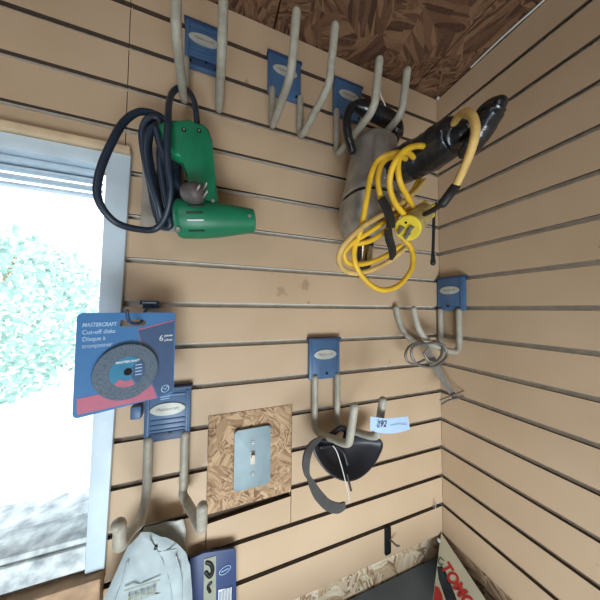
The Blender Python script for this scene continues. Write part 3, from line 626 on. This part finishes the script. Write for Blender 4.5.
ctext('6', 159, 341, .0125, M['card_white'], 0); ctext('pieces', 164.3, 336.6, .0048, M['card_white'], .0001); ctext('pièces', 164.3, 341, .0048, M['card_white'], .0001)
o_ = cpix(165.2, 388.5, .0005); b_ = bmesh.new(); tube(b_, [o_+(ex*math.cos(a*PI/12)+ez*math.sin(a*PI/12))*.0052 for a in range(24)], .0007, 6, True); tube(b_, [o_+(-ex*.002+ez*.001), o_-ez*.002, o_+(ex*.003+ez*.003)], .0006, 6); part('check_mark', b_, M['card_pale'], card)
ctext('GARANTIE', 160.5, 397.3, .004, M['card_pale'], 0, sx=.9) if False else None
for v_ in (397.0, 399.2): 
    cpoly([(160.5, v_), (169.5, v_-1.5), (169.5, v_-.8), (160.5, v_+.7)], .0004, M['card_pale'], 'fine_print')
cpoly([(102, 324.5), (103, 324.5), (103, 324.4), (102, 324.4)], .0004, M['card_pale'], 'fine_print') if False else None
# disk
dc = cpix(126.5, 371)
b_ = bmesh.new(); tube(b_, [dc+nn*.0003, dc+nn*.0006, dc+nn*.0052, dc+nn*.0058], [.036, .0375, .0375, .0365], 48, cap=False)
dk = part('cut_off_disk', b_, M['abrasive'], pk, angle=30)
b_ = bmesh.new(); cyl(b_, dc+nn*.0058, dc+nn*.0062, .0205, None, 40); dl = part('disk_label', b_, M['disk_blue'], dk)
def darc(r0, r1, a0, a1, mat, nm, off=.0063):
    b_ = bmesh.new(); pts = [dc+nn*off+(ex*math.cos(math.radians(a))+ez*math.sin(math.radians(a)))*r1 for a in range(a0, a1+1, 6)]+[dc+nn*off+(ex*math.cos(math.radians(a))+ez*math.sin(math.radians(a)))*r0 for a in range(a1, a0-1, -6)]
    prism(b_, pts, nn*.0002); part(nm, b_, mat, dl, False)
darc(.006, .0203, -60, 48, M['card_navy'], 'label_sector'); darc(.012, .0203, -138, -66, M['card_pink'], 'label_band')
part('lettering', text_bm('MASTERCRAFT', .0042, dc+nn*.0064+ez*.0125, ex, ez, nn, .0001, 'CENTER', .0001), M['card_white'], dl, False)
for i in range(4):
    b_ = bmesh.new(); p = dc+nn*.0066+ex*.0085+ez*(.007-i*.0045); prism(b_, [p, p+ex*.008, p+ex*.008+ez*.0012, p+ez*.0012], nn*.0001); part('fine_print', b_, M['card_pale'], dl, False)
b_ = bmesh.new(); cyl(b_, dc+nn*.0062, dc+nn*.0068, .0048, None, 24); part('arbor_hole', b_, M['bolt'], dl)
# small blue clip under package
bm = bmesh.new(); p = at(137.5, 412, Y=-.012); box(bm, p.x-.009, p.x+.007, -.02, -.002, p.z-.010, p.z+.012, 0, .003)
single('blue_clip', bm, M['blue'], 'small blue plastic clip on the wall under the disk package', 'clip', (p.x, -.002, p.z))

# ------------------------------------------------------------------ black pad with strap on the middle hook
bp_ = thing('face_pad', 'black moulded pad with charcoal strap and wire hung on the tagged hook', 'protective gear', at(345, 480, Y=-.075))
pdY = lambda v: -.060-.012*(v-436)/43
out = [(313, 444), (316, 455), (324, 467), (334, 475), (346, 479), (358, 476), (369, 467), (377, 455), (381, 443), (374, 437), (360, 436), (345, 438), (330, 440), (319, 440)]
bm = bmesh.new(); rim = catmull([at(u, v, Y=pdY(v)) for u, v in out], 4, True); n_ = len(rim)
cen = sum(rim, Vector())/n_; rows = []
for q, dy in ((1, 0), (.96, -.004), (.9, -.002), (.75, .010), (.5, .019), (.22, .023)):
    rows.append([bm.verts.new(cen+(p-cen)*q+Vector((0, dy, 0))) for p in rim])
for q, dy in ((.24, .026), (.5, .022), (.77, .013), (.97, .002)):
    rows.append([bm.verts.new(cen+(p-cen)*q+Vector((0, dy, 0))) for p in rim])
for i in range(len(rows)):
    A_, B_ = rows[i], rows[(i+1) % len(rows)]
    if i == 5: continue
    for j in range(n_): bm.faces.new((A_[j], A_[(j+1) % n_], B_[(j+1) % n_], B_[j]))
bm.faces.new(rows[5]); bm.faces.new(list(reversed(rows[6])))
sh = part('shell', bm, M['pad'], bp_, angle=60)
bm = bmesh.new(); tube(bm, [p+Vector((0, -.003, 0)) for p in rim], .0026, 8, True); part('rim', bm, M['pad'], sh)
cordpart('fold', [(321, 447, -.060), (334, 446, -.054), (343, 452, -.052), (347, 464, -.056)], .004, M['pad'], sh)
bm = bmesh.new(); tube(bm, catmull([at(u, v, Y=-.045) for u, v in ((329, 436), (335, 432), (341, 428), (346, 431), (345, 438))], 5), .006, 10, flat=(1, .6)); part('fabric_tuft', bm, M['pad'], bp_)
def ribbon(pts, ws, name, mat, parent, th=.0018):
    cp_ = catmull([at(u, v, Y=y) for u, v, y in pts], 6); bm = bmesh.new(); k = len(cp_)
    W_ = [ws[min(i//6, len(ws)-1)]*(1-(i % 6)/6)+ws[min(i//6+1, len(ws)-1)]*((i % 6)/6) for i in range(k)]
    prev = None
    for i, p in enumerate(cp_):
        t = (cp_[min(i+1, k-1)]-cp_[max(i-1, 0)]).normalized(); s = t.cross(Vector((.15, -1, .1)).normalized()).normalized(); o = s.cross(t).normalized()
        q = [bm.verts.new(p+s*W_[i]+o*th), bm.verts.new(p-s*W_[i]+o*th), bm.verts.new(p-s*W_[i]-o*th), bm.verts.new(p+s*W_[i]-o*th)]
        if prev:
            for j in range(4): bm.faces.new((prev[j], prev[(j+1) % 4], q[(j+1) % 4], q[j]))
        else: bm.faces.new(list(reversed(q)))
        prev = q
    bm.faces.new(prev); return part(name, bm, mat, parent)
ribbon([(381, 198, -.184), (386, 207, -.184), (390, 217, -.182), (391, 228, -.180)], [.0065, .0075, .008, .0075], 'tape_wrap', M['black'], yc, .003)
ribbon([(388, 229, -.180), (389, 238, -.176), (392, 248, -.168), (393, 257, -.158)], [.006, .0075, .008, .0085], 'tape_wrap', M['black'], yc, .003)
ribbon([(321, 438, -.085), (313, 444, -.096), (308, 453, -.103), (306, 464, -.106), (307, 474, -.107), (310, 479, -.107)], [.0025, .0062, .0075, .007, .0045, .003], 'strap', M['strap'], bp_)
ribbon([(309, 478, -.107), (313, 486, -.106), (319, 496, -.105), (328, 505, -.103), (338, 508, -.10), (345, 505, -.098)], [.0035, .0065, .0085, .0085, .008, .0055], 'strap', M['strap'], bp_)
bm = bmesh.new(); tube(bm, catmull([at(u, v, Y=y) for u, v, y in ((345, 504, -.098), (349, 499, -.098), (346, 484, -.095), (342, 468, -.092), (337, 452, -.092), (333, 446, -.092))], 5), .0009, 8); part('wire', bm, M['wire_wh'], bp_, label='thin pale wire')
cordpart('toggle', [(347, 474, -.088), (349, 482, -.088), (351, 490, -.088)], .0022, M['black'], bp_)
# numbered tag
tg = thing('paper_tag', 'pale blue paper tag with a handwritten number on the tip of a hook prong', 'tag', at(386, 432, Y=-.152))
bm = bmesh.new(); top = []; bot = []
yt = lambda q: -.1505-.006*math.sin(q*PI)
TP = [(370.5, 416.5), (377, 417.5), (385, 418.5), (393, 418), (401, 417), (408, 416.5)]; BT = [(370, 430), (377, 432.5), (385, 433.5), (393, 433.5), (402, 432), (410, 429.5)]
f_, b2_ = [], []
for i, ((u, v), (u2, v2)) in enumerate(zip(TP, BT)):
    y = yt(i/5); a = at(u, v, Y=y); c = at(u2, v2, Y=y-.001); f_.append((bm.verts.new(a), bm.verts.new(c))); b2_.append((bm.verts.new(a+Vector((0, .0004, 0))), bm.verts.new(c+Vector((0, .0004, 0)))))
for i in range(5):
    bm.faces.new((f_[i][0], f_[i][1], f_[i+1][1], f_[i+1][0])); bm.faces.new((b2_[i][0], b2_[i+1][0], b2_[i+1][1], b2_[i][1])); bm.faces.new((f_[i][0], f_[i+1][0], b2_[i+1][0], b2_[i][0])); bm.faces.new((f_[i][1], b2_[i][1], b2_[i+1][1], f_[i+1][1]))
bm.faces.new((f_[0][0], b2_[0][0], b2_[0][1], f_[0][1])); bm.faces.new((f_[5][0], f_[5][1], b2_[5][1], b2_[5][0]))
part('paper', bm, M['paper_blue'], tg)
part('lettering', text_bm('292', .0145, at(376.5, 427.5, Y=-.1572), (1, 0, -.10), (0.1, 0, 1), (0, -1, 0), .0001, 'LEFT', .0, .95, .15), M['ink'], tg, False)
bm = bmesh.new(); tube(bm, [at(391, 425.5, Y=-.1578), at(398, 424, Y=-.1572), at(407, 424.5, Y=-.1545)], .0003, 6); part('pen_line', bm, M['ink'], tg)

# ------------------------------------------------------------------ looped metal tool on the right hook
tl = thing('strap_wrench', 'grey metal tool with a bent wire loop and flat tapering handle on the right hook', 'hand tool', at(453, 396, Y=-.05))
yt_ = -.080
cordpart('wire_loop', [(413, 347, yt_), (412, 357, yt_), (419, 365, yt_), (433, 367, yt_), (443, 361, yt_), (447, 354, yt_), (444, 346, yt_), (437, 343, yt_), (425, 344, yt_)], .0030, M['metal_dk'], tl, 10, 6, True)
cordpart('wire_loop', [(407, 361, -.05), (405.5, 354, -.05), (410, 346, -.05), (422, 342, -.05), (438, 342, -.06), (442, 352, -.075), (437, 361, -.078), (429, 361, -.078), (424, 353, -.074)], .0029, M['metal_dk'], tl, 10, 6)
cordpart('wire_loop', [(407, 361, -.05), (414, 364, -.05), (424, 360, -.055)], .0027, M['metal_dk'], tl, 10, 6)
a0, a1 = at(426, 350, Y=-.072), at(455, 397, Y=-.06)
t_ = (a1-a0).normalized(); s_ = t_.cross(Vector((0, -1, 0))).normalized()
bm = bmesh.new(); prism(bm, [a0+s_*.011, a0+t_*.03+s_*.0115, a1+s_*.0075, a1-s_*.0075, a0+t_*.03-s_*.0115, a0-s_*.011], Vector((0, .003, 0)), 0, .0008)
part('flat_handle', bm, M['metal_flat'], tl)
bm = bmesh.new(); q = a1-t_*.003; cyl(bm, q+Vector((0, -.002, 0)), q+Vector((0, .005, 0)), .006, .006, 18); part('pivot', bm, M['metal_dk'], tl)
cordpart('tie_wire', [(440, 400, -.062), (450, 396, -.064), (462, 391.5, -.064), (472, 389.5, -.064), (475, 391.5, -.064), (471, 395, -.064), (460, 397.5, -.064), (449, 400, -.064), (442, 404, -.062)], .0018, M['metal_dk'], tl, 8, 6)

# ------------------------------------------------------------------ bits on the wall low down
bk = thing('bracket', 'narrow black metal bracket hooked in a groove near the bottom of the wall', 'bracket', (-.186, 0, -1.13))
bm = bmesh.new(); prism(bm, [(x-.187, -.0005, z-1.100) for x, z in rounded(.018, .066, .004)], (0, -.003, 0), 0, .0006); part('plate', bm, M['bolt'], bk)
bm = bmesh.new(); tube(bm, catmull([(-.180, -.003, -1.100), (-.176, -.018, -1.101), (-.174, -.026, -1.096)], 4), .0022, 8); part('peg', bm, M['metal_dk'], bk)
bm = bmesh.new(); z = -14*S; tube(bm, [(-.036, -.001, z+.004), (-.036, -.008, z+.006), (-.036, -.010, z+.020)], .0015, 8)
single('wire_stub', bm, M['screw'], 'tiny metal wire stub standing in the lowest groove beside the corner', 'wire', (-.036, 0, z))
bm = bmesh.new(); cyl(bm, (-.003, -.004, .070), (-.006, -.010, .068), .0035, .0035, 12); single('nail_head', bm, M['wire_wh'], 'small pale nail head in the upper corner under the ceiling', 'nail', (-.003, -.004, .07))

# ------------------------------------------------------------------ milky plastic bag and blue package at lower left
bg = thing('plastic_bag', 'milky plastic bag with a punched hole hanging from the ribbed hook by the window', 'bag', at(145, 600, Y=-.055))
def sheet(outline, y, amp, name, mat, parent, th=.004, seedk=0):
    bm = bmesh.new(); pts = [at(u, v, Y=y) for u, v in outline]
    k_ = len(pts); cen = sum(pts, Vector())/k_; rws = []
    for side_ in (1, -1):
        for q in ((1, .93, .8, .62, .42, .22) if side_ == 1 else (.22, .42, .62, .8, .93)):
            row = []
            for j, p in enumerate(pts):
                co = cen+(p-cen)*q; w = amp*(math.sin(co.x*190+co.z*70+seedk)+.7*math.sin(co.z*240-co.x*110+seedk*2)+.5*math.sin((co.x+co.z)*420))
                row.append(bm.verts.new(co+Vector((0, -side_*th*math.sqrt(max(0, 1-q*q))+w, 0))))
            rws.append(row)
    m_ = len(rws)
    for i in range(m_):
        if i == 5: continue
        A_, B_ = rws[i], rws[(i+1) % m_]
        for j in range(k_): bm.faces.new((A_[j], A_[(j+1) % k_], B_[(j+1) % k_], B_[j]))
    bm.faces.new(rws[5]); bm.faces.new(list(reversed(rws[6])))
    return part(name, bm, mat, parent, angle=50)
def dens(o, n=3): 
    out_ = []
    for i in range(len(o)):
        a, c = o[i], o[(i+1) % len(o)]
        for j in range(n): out_.append((a[0]+(c[0]-a[0])*j/n, a[1]+(c[1]-a[1])*j/n))
    return out_
sheet(dens([(144, 527), (162, 523), (183, 519), (186, 530), (185, 545), (165, 545), (140, 540)]), -.030, .0006, 'back_flap', M['plas2'], bg, .002, 2)
sheet(dens([(141, 533), (155, 533), (172, 540), (185, 551), (190, 565), (192, 590), (194, 640), (90, 640), (102, 604), (116, 572), (127, 548)], 3), -.052, .0016, 'pouch', M['plas'], bg, .007)
for cr in ([(150, 540), (162, 560), (170, 585), (172, 610)], [(176, 556), (181, 575), (182, 600)], [(128, 562), (122, 582), (114, 606)], [(158, 552), (176, 549)]):
    bm = bmesh.new(); tube(bm, catmull([at(u, v, Y=-.0585) for u, v in cr], 5), .0011, 6); part('crease', bm, M['plas'], bg)
bm = bmesh.new(); p = at(155.5, 548.5, Y=-.0600); cyl(bm, p+Vector((0, .004, 0)), p, .0026, .0026, 14); part('hang_hole', bm, M['bolt'], bg)
bm = bmesh.new(); p = at(128, 596, Y=-.0625)
for i in range(14): box(bm, p.x+i*.0026, p.x+i*.0026+(.0011 if i % 3 else .0017), p.y-.0003, p.y, p.z-.012, p.z, 0)
part('barcode', bm, M['olive'], bg, False)
bm = bmesh.new(); p = at(124, 590, Y=-.0625); prism(bm, [p, p+Vector((.046, 0, -.002)), p+Vector((.046, 0, -.004)), p+Vector((0, 0, -.002))], (0, -.0003, 0)); part('print_line', bm, M['olive'], bg, False)

bp2 = thing('blue_package', 'deep blue carded package with a grey strip and white oval, below the strand board patch', 'package', at(212, 600, Y=-.02))
yb = -.020
bm = bmesh.new(); prism(bm, [at(u, v, Y=yb) for u, v in ((190, 559), (204, 553), (234, 548.5), (236, 552), (236.5, 640), (184, 640))], (0, .004, 0), 0, .0005); bc = part('card', bm, M['navy_box'], bp2)
bm = bmesh.new(); prism(bm, [at(u, v, Y=yb-.0003) for u, v in ((204, 559), (216, 555.5), (216, 640), (203, 640))], (0, -.0006, 0)); part('grey_strip', bm, M['olive'], bc)
cen = at(209.5, 571, Y=yb-.001)
bm = bmesh.new(); tube(bm, catmull([at(u, v, Y=yb-.0022) for u, v in ((207, 563), (211, 565), (212.5, 571), (210, 577), (206, 573))], 5), .0032, 8, flat=(1, .4)); part('tool_picture', bm, M['bolt'], bc)
bm = bmesh.new(); tube(bm, catmull([at(u, v, Y=yb-.0018) for u, v in ((211, 583), (208, 587), (210, 592))], 5), .0025, 8, flat=(1, .4)); part('tool_picture', bm, M['bolt'], bc)
bm = bmesh.new(); c_ = at(225, 570, Y=yb-.0008); tube(bm, [c_+Vector((math.cos(a*PI/12)*.0098, 0, math.sin(a*PI/12)*.0062+math.cos(a*PI/12)*.002)) for a in range(24)], .0006, 6, True); tube(bm, [c_+Vector((-.006, 0, -.001)), c_+Vector((.006, 0, .001))], .0008, 6); part('oval_logo', bm, M['card_pale'], bc)
bm = bmesh.new(); prism(bm, [at(u, v, Y=yb-.0004) for u, v in ((218.5, 590), (232, 587), (232.5, 640), (218, 640))], (0, -.0003, 0)); bl_ = part('barcode_label', bm, M['card_white'], bc)
bm = bmesh.new(); p = at(219.5, 592, Y=yb-.0008)
for i in range(9): box(bm, p.x+i*.0026, p.x+i*.0026+(.0010 if i % 2 else .0017), p.y-.0003, p.y, p.z-.03, p.z+.0005*i, 0)
part('barcode', bm, M['ink'], bl_, False)

# ------------------------------------------------------------------ storage bin and carton in the corner
bn = thing('storage_bin', 'slate blue lidded bin standing against the wall under the strand board', 'bin', (-.30, -.1, ZF))
bm = bmesh.new(); box(bm, -.60, .017, -.36, .016, -1.230, -1.2165, 0, .003); part('lid', bm, M['bin'], bn)
bm = bmesh.new(); box(bm, -.59, .008, -.35, .010, ZF+.001, -1.2305, 0, .006); part('tub', bm, M['bin'], bn)
K1 = Vector((-.010, -.003, -1.136)); K2 = at(486, 600, X=-.020); K3 = at(432.5, 601, Z=-1.2160)
K2b = K1+(K2-K1)*((K1.z+1.2160)/(K1.z-K2.z))
kn = (K2b-K1).cross(K3-K1).normalized()
if kn.dot(CAM-K1) < 0: kn = -kn
ct = thing('printed_carton', 'cream printed pack with big red lettering leaning in the corner on the bin lid', 'package', (K1+K2b+K3)/3)
ORG['printed_carton'] = (K1+K2b+K3)/3
bm = bmesh.new(); prism(bm, [K1, K2b, K3], -kn*.004, 0, .0008)
body = part('sleeve', bm, M['carton'], ct)
def kp(u, v, off=0): return atp(u, v, K1+kn*off, kn)
def kpoly(pix, off, mat, nm): 
    b_ = bmesh.new(); prism(b_, [kp(u, v, off) for u, v in pix], kn*.0003); return part(nm, b_, mat, body, smooth=False)
kpoly([(437.5, 538), (441.5, 540), (440, 543.5), (437.5, 541.5)], .0002, M['card_white'], 'crease')
kpoly([(437, 567), (442, 566), (446, 572), (450, 582), (454, 592), (457, 600.5), (446, 600.5), (443, 592), (439, 580)], .0002, M['print_dk'], 'dark_print')
kpoly([(435, 586), (438.5, 587), (442, 594), (443, 600.5), (433.5, 600.5)], .0003, M['red'], 'red_patch')
tex = (K2b-K1).normalized(); tez = kn.cross(tex)
part('lettering', text_bm('TOMCAT', .034, kp(440.5, 566.5, .0007), tex, tez, kn, .0002, 'LEFT', .0014, .72, .1), M['red'], body, False)
bm = bmesh.new(); tube(bm, catmull([kp(u, v, .001) for u, v in ((443.5, 560.5), (440.5, 558), (438.5, 561), (439.5, 564.5), (443, 565))], 5), .0011, 8); part('curled_mark', bm, M['print_green'], body)

# ------------------------------------------------------------------ light: sky by door and window, ceiling lamp, added low fill
w = bpy.data.worlds.new('world'); bpy.context.scene.world = w; w.use_nodes = True
bg_ = w.node_tree.nodes['Background']; bg_.inputs['Color'].default_value = (.90, .96, 1, 1); bg_.inputs['Strength'].default_value = 2.6
def area(name, loc, look, sx, sy, power, col):
    l = bpy.data.lights.new(name, 'AREA'); l.shape = 'RECTANGLE'; l.size = sx; l.size_y = sy; l.energy = power; l.color = col
    o = bpy.data.objects.new(name, l); C.objects.link(o); o.location = loc
    o.rotation_euler = (Vector(look)-Vector(loc)).to_track_quat('-Z', 'Y').to_euler(); return o
area('added_low_fill', (-.58, -1.06, -1.34), (-.2, 0, -1.25), .6, .45, 16.5, (.88, .98, 1.04))  # added fill inside the room, brightens the lower wall; no real source
area('ceiling_lamp', (-1.15, -1.15, -.02), (-.5, 0, -.6), .25, .25, 1.6, (1, .93, .86))
sc = bpy.context.scene
sc.view_settings.view_transform = 'Standard'; sc.view_settings.look = 'None'; sc.view_settings.gamma = 1; sc.view_settings.exposure = .08; sc.view_settings.use_curve_mapping = False
